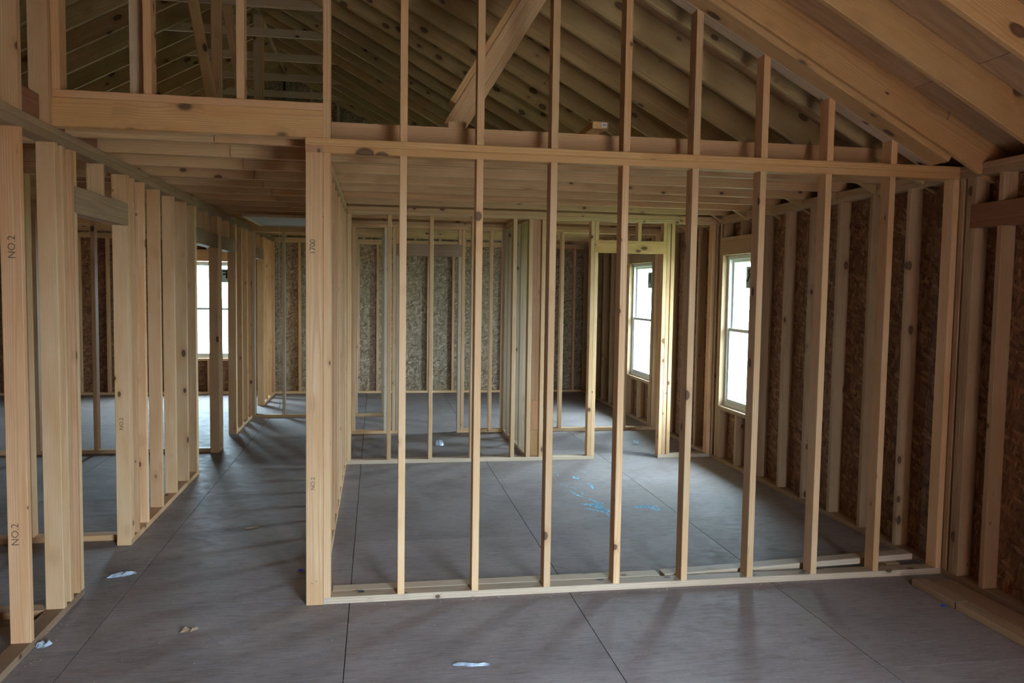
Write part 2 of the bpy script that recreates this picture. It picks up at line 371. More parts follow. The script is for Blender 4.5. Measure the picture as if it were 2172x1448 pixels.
# ------------------------------------------------------------------ framing helpers
def stud_y(p, x0, y, z0=SP, z1=TP1, mat=None, name='stud', w=D):      # in a wall running along Y
    return board(p, name, x0, x0+w, y, y+S, z0, z1, mat, 2, 0.25)
def stud_x(p, x, y0, z0=SP, z1=TP1, mat=None, name='stud', w=D):      # in a wall running along X
    return board(p, name, x, x+S, y0, y0+w, z0, z1, mat, 2, 0.25)
def window(name, label, axis, face, a, b, inward, letter=None, up=None):
    """single hung vinyl window in the rough opening a..b; face = inner wall face coordinate, inward = -1/+1 direction to the room"""
    r = struct(name, label)
    o = -inward
    def bx(nm, u0, u1, d0, d1, z0, z1, mat, par=None):
        d0, d1 = face+o*d0, face+o*d1; d0, d1 = min(d0, d1), max(d0, d1)
        if axis == 'y': return box(par or r, nm, d0, d1, u0, u1, z0, z1, mat)
        return box(par or r, nm, u0, u1, d0, d1, z0, z1, mat)
    z0, z1 = WZ; zm = 1.335; f = 0.040
    fr = bx('window_frame', a+.006, a+f, .055, .125, z0+.004, z1-.004, VINYL)
    bx('window_frame', b-f, b-.006, .055, .125, z0+.004, z1-.004, VINYL)
    bx('window_frame', a+f, b-f, .055, .125, z0+.004, z0+f, VINYL); bx('window_frame', a+f, b-f, .055, .125, z1-f, z1-.004, VINYL)
    # lower sash towards the room
    for (s0, s1, t0, t1, dd) in ((z0+f, zm+.018, 0, 0, .065), (zm-.018, z1-f, 0, 0, .095)):
        q = 0.030
        bx('sash', a+f, a+f+q, dd, dd+.028, s0, s1, VINYL); bx('sash', b-f-q, b-f, dd, dd+.028, s0, s1, VINYL)
        bx('sash', a+f+q, b-f-q, dd, dd+.028, s0, s0+q+.006, VINYL); bx('sash', a+f+q, b-f-q, dd, dd+.028, s1-q, s1, VINYL)
        bx('pane', a+f+q, b-f-q, dd+.012, dd+.017, s0+q, s1-q, GLASS)
    if letter:
        # sticker on the outside of the upper pane, read from behind: mirrored
        q = letter[1]; zc = 1.87
        if axis == 'y':
            bx('sticker', q-.075, q+.075, .1125, .1135, zc-.12, zc+.09, TAG)
            m = Matrix(((0, 0, -1, face+o*.1115), (1, 0, 0, q), (0, 1, 0, zc-.01), (0, 0, 0, 1)))
            m = Matrix(((0, 0, 1, face+o*.1118), (1, 0, 0, q), (0, 1, 0, zc), (0, 0, 0, 1)))
        else:
            bx('sticker', q-.075, q+.075, .1125, .1135, zc-.12, zc+.09, TAG)
            m = Matrix(((-1, 0, 0, q), (0, 0, 1, face+o*.1118), (0, 1, 0, zc), (0, 0, 0, 1)))
        text(r, 'lettering', letter[0], 0.17, m, BLACK, bold=.006)
    return r
def opening_window_y(p, x0, a, b, mat=None):
    """framing around a window in a wall along Y (x0..x0+D)"""
    stud_y(p, x0, a-S, SP, 2.076, mat, 'jack_stud'); stud_y(p, x0, a-2*S, mat=mat); stud_y(p, x0, b, SP, 2.076, mat, 'jack_stud'); stud_y(p, x0, b+S, mat=mat)
    board(p, 'sill_plate', x0, x0+D, a, b, WZ[0]-S, WZ[0], mat, 1)
    board(p, 'header', x0, x0+S, a-S, b+S, 2.076, 2.216, mat, 1); board(p, 'header', x0+.051, x0+D, a-S, b+S, 2.076, 2.216, mat, 1)
    board(p, 'header_plate', x0, x0+D, a-S, b+S, 2.216, 2.254, mat, 1)
    n = 3
    for i in range(n):
        y = a + (b-a-S)*i/(n-1)
        stud_y(p, x0, y, SP, WZ[0]-S, mat, 'cripple_stud'); stud_y(p, x0, y, 2.254, TP1, mat, 'cripple_stud')
def opening_window_x(p, y0, a, b, mat=None):
    stud_x(p, a-S, y0, SP, 2.076, mat, 'jack_stud'); stud_x(p, a-2*S, y0, mat=mat); stud_x(p, b, y0, SP, 2.076, mat, 'jack_stud'); stud_x(p, b+S, y0, mat=mat)
    board(p, 'sill_plate', a, b, y0, y0+D, WZ[0]-S, WZ[0], mat, 0)
    board(p, 'header', a-S, b+S, y0, y0+D, 2.076, 2.216, mat, 0); board(p, 'header_plate', a-S, b+S, y0, y0+D, 2.216, 2.254, mat, 0)
    for i in range(3):
        x = a + (b-a-S)*i/2
        stud_x(p, x, y0, SP, WZ[0]-S, mat, 'cripple_stud'); stud_x(p, x, y0, 2.254, TP1, mat, 'cripple_stud')
def runs(lo, hi, holes):
    out = []; c = lo
    for a, b in sorted(holes):
        if a > c: out.append((c, a))
        c = max(c, b)
    if c < hi: out.append((c, hi))
    return out

ZR = lambda x: 4.397-0.538*x                     # rafter underside, right slope
XR = -1.14                                       # ridge
ZL = lambda x: ZR(2*XR-x)
ZU = lambda x: ZR(x) if x > XR else ZL(x)
SL = math.sqrt(1+.538**2)

# ------------------------------------------------------------------ front partition (F)
wf = struct('wall_front', 'open pine stud partition facing the camera with gable studs above')
board(wf, 'sole_plate', 0, 3.70, 0, D, 0, SP, GREY, 0)
board(wf, 'top_plate', 0, 3.698, 0, D, TP1, TP2, YEL, 0)
board(wf, 'top_plate', -D, 3.698, 0, D, TP2, H, YEL, 0)
stud_x(wf, 0, 0)
SX = [0.395+0.4064*k for k in range(8)]
for x in SX: stud_x(wf, x, 0)
stud_x(wf, 3.66, 0)
def gable_stud(p, x, zb, mat=None, y0=0.0, y1=D, off=-0.0435, name='gable_stud', w=S):
    pts = [(x, zb), (x+w, zb), (x+w, ZU(x+w)+off), (x, ZU(x)+off)]
    if x < XR < x+w: pts.insert(3, (XR, ZU(XR)+off))
    return poly_stud(p, name, pts, y0, y1, mat or PINE)
gable_stud(wf, 0, H)
for x in SX: gable_stud(wf, x+.001, H)
for x in (-1.294, -0.871, -0.428): gable_stud(wf, x, 2.65)
gable_stud(wf, -0.960, 2.65, GREY, .0895, .1275, w=.118, name='backing_stud')
board(wf, 'header', -1.384, -0.001, 0, S, H, 2.612, YEL, 0); board(wf, 'header', -1.384, -0.001, S, 2*S, H, 2.612, PINE, 0)
board(wf, 'header_plate', -1.294, -0.001, 0, D, 2.612, 2.65, PINE, 0)
def slope_board(p, name, xa, xb, y0, y1, zoff, t, mat, side=1):
    """board following the roof slope, underside at ZU+zoff, thickness t measured square to the slope, width y0..y1"""
    def P(x):
        z = ZU(x)+zoff
        n = Vector((.538*side, 0, 1)).normalized()
        return Vector((x, (y0+y1)/2, z)) + n*t/2
    a, b = P(xa), P(xb)
    w = y1-y0
    if w < t: return seg(p, name, a, b, w, t, (0, 1, 0), mat)
    return seg(p, name, a, b, t, w, (.538*side, 0, 1), mat)
slope_board(wf, 'gable_plate', -1.02, 3.50, -.150, -.006, -0.0435, S, YEL)
slope_board(wf, 'gable_plate', -1.02, 3.50, -.004, .089, -0.0435, S, GREY)

# ------------------------------------------------------------------ hall wall right (M)
wm = struct('wall_hall_right', 'stud wall along the right side of the hallway behind the tall corner post')
board(wm, 'corner_stud', -D, -0.001, 0, S, 0, TP1, PINE, 2)
board(wm, 'sole_plate', -D, 0, S, 5.10, 0, SP, None, 1)
board(wm, 'top_plate', -D, -0.001, 0, 3.47, TP1, TP2, ENDG, 1); board(wm, 'top_plate', -D, 0, 3.472, 6.398, TP1, TP2, JOI, 1)
board(wm, 'top_plate', -D, 0, D, 6.398, TP2, H, JOI, 1)
board(wm, 'stud', -D, -0.001, S+.001, 2*S, SP, TP1, None, 2)
y = 0.42
while y < 5.1:
    if abs(y-3.5) > .12: stud_y(wm, -D, y)
    y += .4064
for yy in (3.45, 3.53, 5.062, 6.0, 6.36): stud_y(wm, -D, yy, 0 if yy > 5.1 else SP)

# ------------------------------------------------------------------ hall wall left (L)
wl = struct('wall_hall_left', 'stud wall along the left side of the hallway with four door openings')
LX = -1.384; LR = -1.295
DO = [(.313, 1.174), (3.22, 4.17), (4.40, 5.216), (6.80, 7.50)]
for a, b in runs(-5.0, 8.79, DO):
    board(wl, 'sole_plate', LX, LR, a+.0005, b-.0005, 0, SP, AGED if a < 0 else None, 1)
for a, b, m_ in ((-5.0, .92, AGED), (.922, 4.3, AGED), (4.302, 8.79, AGED)):
    board(wl, 'top_plate', LX, LR, a, b, TP1, TP2, m_, 1)
for a, b, m_ in ((-5.0, -.9, AGED), (-.898, 1.66, AGED), (1.662, 5.5, AGED), (5.502, 8.79, AGED)):
    board(wl, 'top_plate', LX, LR, a, b, TP2, H, m_, 1)
y = -.382
while y > -5: stud_y(wl, LX, y); y -= .4064
for y in (.022, .118, .237, 1.332, 1.563, 1.963, 2.392, 2.80, 3.144, 4.246, 4.30, 5.65, 6.05, 6.40, 6.72, 7.58, 7.95, 8.35, 8.70): stud_y(wl, LX, y)
for a, b in DO:
    z0 = 0
    stud_y(wl, LX, a-S, SP, 2.075, name='jack_stud'); stud_y(wl, LX, b, z0, 2.075, name='jack_stud')
    if a > 4.3: stud_y(wl, LX, a-2*S-.002)
    stud_y(wl, LX, b+S+.001, SP)
    hm = AGED
    board(wl, 'header', LX, LX+S, a-S, b+S, 2.075, 2.215, hm, 1); board(wl, 'header', LR-S, LR, a-S, b+S, 2.075, 2.215, hm, 1)
    n = 3
    for i in range(n):
        yy = a-S + (b+S-a+S-S)*i/(n-1)
        stud_y(wl, LX, yy, 2.215, TP1, name='cripple_stud')
# tall studs above the plate in the vaulted room
for y in [-.382-.4064*k for k in range(11)] + [-.041]:
    x0, x1 = LX, LR
    pts = [(x0, H), (x1, H), (x1, ZU(x1)-.004), (x0, ZU(x0)-.004)]
    poly_stud(wl, 'gable_stud', pts, y, y+S, PINE)
board(wl, 'blocking', -1.382, -1.338, -.25, .9, H, 2.612, REDW, 1)

# ------------------------------------------------------------------ middle partition (B)
wb = struct('wall_middle', 'stud partition across the room with a door opening under a header')
BY = 3.475
board(wb, 'sole_plate', .001, 2.46, BY, BY+D, 0, SP, GREY, 0); board(wb, 'sole_plate', 3.137, 3.699, BY, BY+D, 0, SP, GREY, 0)
board(wb, 'top_plate', .001, 3.698, BY, BY+D, TP1, TP2, JOI, 0); board(wb, 'top_plate', .001, 3.698, BY, BY+D, TP2, H, JOI, 0)
for x in (0.003, .383, .784, 1.19, 1.598, 1.756, 1.886, 2.384, 3.176, 3.222, 3.66): stud_x(wb, x, BY)
stud_x(wb, 2.422, BY, SP, 2.087, name='jack_stud'); stud_x(wb, 3.137, BY, SP, 2.087, name='jack_stud')
board(wb, 'header', 2.423, 3.175, BY, BY+S, 2.087, 2.212, YEL, 0); board(wb, 'header', 2.423, 3.175, BY+.051, BY+D, 2.087, 2.212, YEL, 0)
for x in (2.424, 2.866, 3.137): stud_x(wb, x, BY, 2.212, TP1, name='cripple_stud')
board(wb, 'backing_stud', 1.796, 1.884, BY+.051, BY+D, .60, TP1, JOI, 2)
board(wb, 'backing_stud', 1.796, 1.884, BY+.051, BY+D, SP, .30, YEL, 2)
board(wb, 'backing_stud', 1.796, 1.884, BY+.051, BY+D, .302, .598, PINE, 2)

# ------------------------------------------------------------------ closet walls (N and P), hall end (Q)
wn = struct('wall_closet_side', 'short stud wall running back from the middle partition')
NX = 1.770
board(wn, 'sole_plate', NX, NX+D, BY+D+.001, 5.099, 0, SP, GREY, 1)
board(wn, 'top_plate', NX, NX+D, BY+D+.001, 5.099, TP1, TP2, JOI, 1); board(wn, 'top_plate', NX, NX+D, BY+D+.001, 5.099, TP2, H, JOI, 1)
for y in (3.61, 4.0, 4.4, 4.8, 5.06): stud_y(wn, NX, y, mat=GREY)
wp = struct('wall_closet_back', 'stud wall behind the middle partition with a closet door opening')
PY = 5.10
board(wp, 'sole_plate', .001, .542, PY, PY+D, 0, SP, None, 0); board(wp, 'sole_plate', 1.227, 3.699, PY, PY+D, 0, SP, None, 0)
board(wp, 'top_plate', .001, 3.698, PY, PY+D, TP1, TP2, JOI, 0); board(wp, 'top_plate', .001, 3.698, PY, PY+D, TP2, H, JOI, 0)
for x in (.003, .37, .465, 1.268, 1.60, 1.75, 1.865, 2.46, 2.866, 3.27, 3.66): stud_x(wp, x, PY, mat=GREY if int(x*10) % 2 else None)
stud_x(wp, .504, PY, SP, 2.078, GREY, 'jack_stud'); stud_x(wp, 1.227, PY, SP, 2.078, GREY, 'jack_stud')
board(wp, 'header', .504, 1.265, PY, PY+S, 2.078, 2.218, AGED, 0); board(wp, 'header', .504, 1.265, PY+.051, PY+D, 2.078, 2.218, AGED, 0)
for x in (.504, .88, 1.227): stud_x(wp, x, PY, 2.218, TP1, name='cripple_stud')
wq = struct('wall_hall_end', 'short stud wall closing the far end of the hallway')
QY = 6.40
board(wq, 'sole_plate', LR+.001, .39, QY, QY+D, 0, SP, None, 0)
board(wq, 'top_plate', LR+.001, .39, QY, QY+D, TP1, TP2, JOI, 0); board(wq, 'top_plate', LR+.001, .39, QY, QY+D, TP2, H, JOI, 0)
for x in (-1.293, -.917, -.5, -.127, .003, .352): stud_x(wq, x, QY, mat=GREY)

# left rooms
for nm, lb, y0, xs in (('wall_left_room', 'stud partition in the left room level with the front partition', .010, (-1.96, -2.4, -2.8, -3.2, -3.6, -4.0, -4.4, -4.8)),
                       ('wall_left_closet', 'stud partition in the left room behind the first doorway', 1.285, (-1.97, -2.37, -2.78, -3.19, -3.6, -4.0)),
                       ('wall_left_bedroom', 'stud partition in the left room at the second doorway', 4.22, (-1.95, -2.503, -3.035, -3.45, -3.85, -4.26, -4.66, -5.1))):
    w = struct(nm, lb)
    board(w, 'sole_plate', -5.97, LX-.001, y0, y0+D, 0, SP, None, 0)
    board(w, 'top_plate', -5.97, LX-.001, y0, y0+D, TP1, TP2, JOI, 0); board(w, 'top_plate', -5.97, LX-.001, y0, y0+D, TP2, H, JOI, 0)
    for x in xs: stud_x(w, x, y0)

# ------------------------------------------------------------------ right exterior wall
wr = struct('wall_right', 'right outer wall of pine studs over brown flake board sheathing')
RX = 3.70
board(wr, 'sole_plate', RX, RX+D, -5.0, .6, 0, SP, AGED, 1); board(wr, 'sole_plate', RX, RX+D, .602, 5.0, 0, SP, MR, 1); board(wr, 'sole_plate', RX, RX+D, 5.002, 8.79, 0, SP, MR, 1)
for z0, z1, sp_ in ((TP1, TP2, (-5.0, .088, 3.1, 6.5, 8.79)), (TP2, H, (-5.0, -1.2, 1.45, 4.6, 8.79))):
    for a, b in zip(sp_[:-1], sp_[1:]): board(wr, 'top_plate', RX, RX+D, a+.001, b-.001, z0, z1, MR, 1)
for y in (-.04, -.098, .006, .05, .443, .849, 1.246, 1.64, 2.031, 3.44, 3.56, 3.90, 4.30, 4.71, 5.10, 6.45, 6.74, 7.15, 7.56, 7.96, 8.37, 8.75): stud_y(wr, RX, y, mat=MR)
RH = -2.2
for y, z1 in ((-.138, 2.10), (-.345, 2.10), (-.75, 2.10), (-1.15, 2.10), (-1.56, 2.10), (-1.97, 2.10), (RH, 2.10)): stud_y(wr, RX, y, SP, z1, MR, 'jack_stud')
for y in (-.138, -.345, -.75, -1.15, -1.56, -1.97, RH): stud_y(wr, RX, y, 2.24, TP1, MR, 'cripple_stud')
board(wr, 'header', RX-.001, RX+S, RH, -.100, 2.10, 2.24, REDW, 1); board(wr, 'header', RX+.051, RX+D, RH, -.100, 2.10, 2.24, REDW, 1)
for y in (RH-.04, -4.3, -4.7, -5.0): stud_y(wr, RX, y, mat=MR)
for a, b in WIN_R: opening_window_y(wr, RX, a, b, MR)
def sheath_y(p, x0, x1, lo, hi, wins, mat, ztop=2.47, jo=0.0):
    cuts = sorted(set([lo, hi] + [lo+jo+1.2192*i for i in range(0, 20) if lo < lo+jo+1.2192*i < hi]))
    for a, b in zip(cuts[:-1], cuts[1:]):
        segs = [(a+.0003, b-.0003, -.30, ztop)]
        for wa, wb_ in wins:
            ns = []
            for (c0, c1, z0, z1) in segs:
                if wb_ <= c0 or wa >= c1 or z1 <= WZ[0] or z0 >= WZ[1]: ns.append((c0, c1, z0, z1)); continue
                if wa > c0: ns.append((c0, wa, z0, z1))
                if wb_ < c1: ns.append((wb_, c1, z0, z1))
                m0, m1 = max(c0, wa), min(c1, wb_)
                ns.append((m0, m1, z0, WZ[0])); ns.append((m0, m1, WZ[1], z1))
            segs = ns
        for (c0, c1, z0, z1) in segs:
            if c1-c0 > .01:
                if p[1] == 'y': box(p[0], 'sheathing_panel', x0, x1, c0, c1, z0, z1, mat)
                else: box(p[0], 'sheathing_panel', c0, c1, x0, x1, z0, z1, mat)
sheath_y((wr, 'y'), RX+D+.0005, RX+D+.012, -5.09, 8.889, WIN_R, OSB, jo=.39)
window('window_1', 'white vinyl single hung window in the right wall before the middle partition', 'y', RX, *WIN_R[0], -1, ('R', 2.93))
window('window_2', 'white vinyl single hung window in the right wall beyond the middle partition', 'y', RX, *WIN_R[1], -1, ('R', 5.79))

# ------------------------------------------------------------------ rear exterior wall
wk = struct('wall_rear', 'rear outer wall of studs over pale flake board sheathing')
KY = 8.80
board(wk, 'sole_plate', -5.97, 3.70, KY, KY+D, 0, SP, None, 0)
board(wk, 'top_plate', -5.97, 3.70, KY, KY+D, TP1, TP2, JOI, 0); board(wk, 'top_plate', -5.97, 3.70, KY, KY+D, TP2, H, JOI, 0)
x = 1.097
xs = [x+.4064*k for k in range(-17, 7)] + [-.02]
for x in xs:
    if -5.97 < x < 3.66 and not any(a-.08 < x < b+.05 for a, b in WIN_B): stud_x(wk, x, KY)
for a, b in WIN_B: opening_window_x(wk, KY, a, b)
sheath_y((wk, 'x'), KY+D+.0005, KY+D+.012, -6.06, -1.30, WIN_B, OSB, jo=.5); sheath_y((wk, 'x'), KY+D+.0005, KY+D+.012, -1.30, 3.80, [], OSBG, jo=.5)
window('window_3', 'white vinyl window in the rear wall seen through the hallway doors', 'x', KY, *WIN_B[0], -1, ('F', -2.055))
# rear gable boarding
for i in range(9):
    xa = -5.97+i*1.2192; xb = min(xa+1.2192, 3.79)
    if xb-xa < .05: continue
    pts = [(xa, 2.474), (xb, 2.474), (xb, ZU(xb)+.222)]
    if xa < XR < xb: pts.append((XR, ZU(XR)+.222))
    pts.append((xa, ZU(xa)+.222))
    poly_stud(wk, 'gable_panel', pts, KY+D+.0005, KY+D+.012, OSBG)
for x in [-.75-.4064*k for k in range(1, 11)] + [-1.158, -.75, -.34, .06, .47, .88, 1.28, 1.69, 2.1, 2.5]:
    gable_stud(wk, x, H, GREY, KY, KY+D, off=-.003)

# ------------------------------------------------------------------ left exterior wall and front wall (behind the camera)
wx = struct('wall_left', 'left outer wall of studs over brown flake board sheathing')
for z0, z1 in ((0, SP), (TP1, TP2), (TP2, H)): board(wx, 'plate', -6.06, -5.971, -5.0, 8.79, z0, z1, None, 1)
for k in range(34):
    y = -4.9+.4064*k
    if y < 8.7 and not any(a-.08 < y < b+.05 for a, b in WIN_L): stud_y(wx, -6.06, y)
for a, b in WIN_L: opening_window_y(wx, -6.06, a, b)
sheath_y((wx, 'y'), -6.073, -6.0605, -5.09, 8.889, WIN_L, OSB)
wz = struct('wall_entry', 'front outer wall behind the camera with an open doorway')
for z0, z1 in ((TP1, TP2), (TP2, H)): board(wz, 'plate', -5.97, 3.80, -5.09, -5.001, z0, z1, None, 0)
holes = [DOOR]+FW
xsw = sorted(set([-6.06, 3.80]+[h[0] for h in holes]+[h[1] for h in holes]))
for a, b in zip(xsw[:-1], xsw[1:]):
    hh = [h for h in holes if h[0] <= a and h[1] >= b]
    if hh:
        h = hh[0]
        if h[2] > 0: box(wz, 'sheathing_panel', a, b, -5.103, -5.091, -.3, h[2], OSB)
        box(wz, 'sheathing_panel', a, b, -5.103, -5.091, h[3], 2.474, OSB)
        board(wz, 'header', a, b, -5.09, -5.001, h[3], h[3]+.14, None, 0)
    else:
        box(wz, 'sheathing_panel', a, b, -5.103, -5.091, -.3, 2.474, OSB)
        board(wz, 'sole_plate', a, b, -5.09, -5.001, 0, SP, None, 0)
        x = a
        while x < b-.03: stud_x(wz, x, -5.09); x += .4064
        stud_x(wz, b-S, -5.09)
pts = [(-5.97, 2.475), (3.79, 2.475), (XR, ZU(XR)+.222)]
poly_stud(wz, 'gable_panel', pts, -5.103, -5.091, OSB)

# ------------------------------------------------------------------ ceiling joists
ce = struct('ceiling', 'pine ceiling joists over the back rooms and hallway')
zs = lambda x: ZU(x)+.203
for k in range(17):
    y = .285+.497*k
    jx = -.597+random.uniform(-.006, .006)
    poly_board(ce, 'ceiling_joist', [(jx+.002, H+.0005), (3.76, H+.0005), (3.76, zs(3.76)), (3.60, H+.14), (jx+.002, H+.14)], y, y+S, JOI)
    xe = 2*XR-3.76
    poly_board(ce, 'ceiling_joist', [(xe, H+.0005), (jx-.002, H+.0005), (jx-.002, H+.14), (2*XR-3.60, H+.14), (xe, zs(xe))], y, y+S, JOI)

# ------------------------------------------------------------------ roof
ro = struct('roof', 'gable roof of knotty rafters under plywood sheathing')
tv = .184
nr = 0
for k in range(-10, 18):
    y = .323+.497*k
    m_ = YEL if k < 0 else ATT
    for side in (1, -1):
        x_in = XR+.02*side; x_out = XR+side*5.40
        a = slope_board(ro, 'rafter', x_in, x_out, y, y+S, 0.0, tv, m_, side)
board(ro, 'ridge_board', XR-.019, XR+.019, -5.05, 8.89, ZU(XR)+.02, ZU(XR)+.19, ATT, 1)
# collar ties
for k in (0, 2, 4, 6, 8, 10, 12, 14, 16):
    y = .361+.497*k
    z0 = 4.53; xe = (4.397-4.62)/.538+.10; xr = xe
    xb = (4.397+.10-z0)/.538
    poly_board(ro, 'collar_tie', [(2*XR-xb, z0), (xb, z0), (xb-.165, z0+D), (2*XR-xb+.165, z0+D)], y+.0005, y+S, GREY)
# sheathing panels
n_ = Vector((.538, 0, 1)).normalized()
for side in (1, -1):
    T = Vector((side, 0, -.538)).normalized()
    N = Vector((.538*side, 0, 1)).normalized()
    P0 = Vector((XR, 0, ZU(XR)))+N*(tv+.0065)
    smax = 6.25
    for i in range(6):
        s0 = i*1.2192 if i else -.100; s1 = min(i*1.2192+1.2192, smax)
        if s1-s0 < .05: continue
        ys = [-5.3]; y = -5.3+(1.2192 if i % 2 else 2.438)
        while y < 9.1: ys.append(y); y += 2.438
        ys.append(9.1)
        for a, b in zip(ys[:-1], ys[1:]):
            if b-a < .1: continue
            key = ('rp', round(s1-s0, 3), round(b-a, 3))
            if key not in MESH:
                u, v, w = (s1-s0)/2-.0015, (b-a)/2-.0015, .0055
                vs = [(sx*u, sy*v, sz*w) for sz in (-1, 1) for sy in (-1, 1) for sx in (-1, 1)]
                fs = [(0, 2, 3, 1), (4, 5, 7, 6), (0, 1, 5, 4), (2, 6, 7, 3), (0, 4, 6, 2), (1, 3, 7, 5)]
                me = bpy.data.meshes.new('roof_panel'); me.from_pydata(vs, [], fs); me.materials.append(RPLY); me.update(); MESH[key] = me
            c = P0+T*((s0+s1)/2)+Vector((0, (a+b)/2, 0))
            Y = Vector((0, 1, 0)); X = T; Z = X.cross(Y)
            m = Matrix((X, Y, Z)).transposed().to_4x4(); m.translation = c
            link('roof_panel', MESH[key], m, ro)
    Cx = P0+T*(smax/2-.05)+N*.0095+Vector((0, 1.9, 0)); Yv = Vector((0, 1, 0)); m = Matrix((T, Yv, T.cross(Yv))).transposed().to_4x4(); m.translation = Cx
    u, v, w = smax/2+.05, 7.2, .0025
    vs = [(sx*u, sy*v, sz*w) for sz in (-1, 1) for sy in (-1, 1) for sx in (-1, 1)]
    me = bpy.data.meshes.new('roofing_felt'); me.from_pydata(vs, [], [(0, 2, 3, 1), (4, 5, 7, 6), (0, 1, 5, 4), (2, 6, 7, 3), (0, 4, 6, 2), (1, 3, 7, 5)]); me.materials.append(BLACK); me.update()
    link('roofing_felt', me, m, ro)
# eave soffits and fascia close the edges
for side, x0 in ((1, 3.803), (-1, -6.075)):
    x1 = XR+side*5.42
    a, b = min(x0, x1), max(x0, x1)
    box(ro, 'soffit_panel', a, b, -5.2, 9.0, 2.03, 2.042, RPLY)
    box(ro, 'fascia_board', x1-.01, x1+.02, -5.2, 9.0, 2.03, 2.30, PINE)
# attic posts and struts
board(ro, 'ridge_post', -1.185, -1.096, 3.34, 3.378, 2.613, 4.97, JOI, 2); board(ro, 'ridge_post', -1.185, -1.096, 3.38, 3.418, 2.613, 4.97, AGED, 2)
board(ro, 'ridge_post', -1.20, -1.111, 6.00, 6.038, 2.613, 4.97, GREY, 2); board(ro, 'ridge_post', -1.128, -1.09, 6.04, 6.129, 2.613, 4.97, YEL, 2)
seg(ro, 'roof_strut', (-1.05, 3.30, 2.66), (-1.43, 3.30, 4.80), S, D, (0, 1, 0), YEL)
seg(ro, 'roof_strut', (-.93, 4.40, 2.66), (-1.28, 4.40, 4.86), S, D, (0, 1, 0), JOI)
# purlin brace behind the front partition
br = root('roof_brace', (.735, .65, 2.612), label='diagonal doubled pine brace rising from the ceiling joists to the rafters behind the front partition', cat='roof brace')
d = Vector((.465, 0, .769)).normalized(); n = Vector((-d.z, 0, d.x))
b0 = Vector((.735, 0, 2.72))
def bp(t, off): return b0 + d*t + n*off
for nm, t0, t1, off, y0, y1, t, w, td, mt in (
        ('brace_board', -.035, 1.09, .0, .650, .688, S, D, (0, 1, 0), PINE),
        ('brace_flange', .10, 1.14, .0655, .650, .790, S, .14, tuple(n), YEL),
        ('brace_board', .0, 1.05, -.052, .752, .790, S, .07, (0, 1, 0), JOI)):
    a, b = bp(t0, off), bp(t1, off); a.y = b.y = (y0+y1)/2
    seg(br, nm, a, b, t, w, td, mt)
board(br, 'brace_foot', .675, .775, .30, .86, 2.6135, 2.652, PINE, 1)

# ------------------------------------------------------------------ attic hatch
ha = root('attic_hatch', (-.62, 5.4, 2.47), label='grey attic hatch panel with pale frame under the hallway ceiling and a hanging pull cord', cat='attic hatch')
X0, X1, Y0, Y1 = -1.145, -.10, 4.70, 6.05
box(ha, 'hatch_panel', X0+.04, X1-.04, Y0+.04, Y1-.04, 2.452, 2.466, HATCH)
for a in ((X0, X1, Y0, Y0+.04), (X0, X1, Y1-.04, Y1), (X0, X0+.04, Y0+.04, Y1-.04), (X1-.04, X1, Y0+.04, Y1-.04)):
    box(ha, 'hatch_frame', a[0], a[1], a[2], a[3], 2.442, 2.4715, GREY)
box(ha, 'pull_cord', -.850, -.846, 5.50, 5.504, .24, 2.452, CORD)

# ------------------------------------------------------------------ loose lumber
t = board(None, 'lumber_offcut', 1.468, 1.557, .115, 1.35, 2.613, 2.651, YEL, 1)
tag(t, 'short pine offcut with a white barcode sticker lying across the ceiling joists', 'lumber')
st = box(None, 'barcode_sticker', 1.520, 1.550, .1135, .1148, 2.620, 2.646, WHITE)
TW = MWS[t.name]; SW = Matrix.Translation((1.535, .1142, 2.633)); st.parent = t; st.matrix_local = TW.inverted() @ SW
for i in range(9):
    q = box(None, 'barcode_bar', 1.5255+i*.0022, 1.5255+i*.0022+(.0014 if i % 3 else .0008), .1130, .1135, 2.627, 2.638, BLACK)
    mw = Matrix.Translation((1.5262+i*.0022, .1132, 2.633)); q.parent = st; q.matrix_local = SW.inverted() @ mw
def lum(label, x0, x1, y0, y1, z0, z1, mat, ax, rot=0.0, group=None):
    o = board(None, 'lumber_board', x0, x1, y0, y1, z0, z1, mat, ax, 0.0, rot)
    return tag(o, label, 'lumber', group)
lum('long pale board lying flat behind the left end of the front partition sole plate', .045, 1.93, .094, .183, .0005, .0385, GREY, 0, .35)
o = seg(None, 'lumber_board', (1.96, .150, .0205), (3.62, .208, .0585), S, D, (0, 0, 1), GREY)
tag(o, 'pale board behind the right end of the front partition with its right end propped up', 'lumber')
o = board(None, 'lumber_offcut', 3.42, 3.51, .125, .31, .0005, .0345, JOI, 1)
tag(o, 'small flat offcut propping up the tilted board near the right wall', 'lumber')
lum('short reddish board lying along the right wall beside the front partition corner', 3.395, 3.484, -.50, -.15, .0005, .0385, MR, 1)
lum('long reddish board on the floor outermost from the right wall', 3.395, 3.484, -2.75, -.515, .0005, .0385, MR, 1)
lum('wide brown board on the floor close to the right wall', 3.488, 3.628, -3.0, -.20, .0005, .0385, AGED, 1)

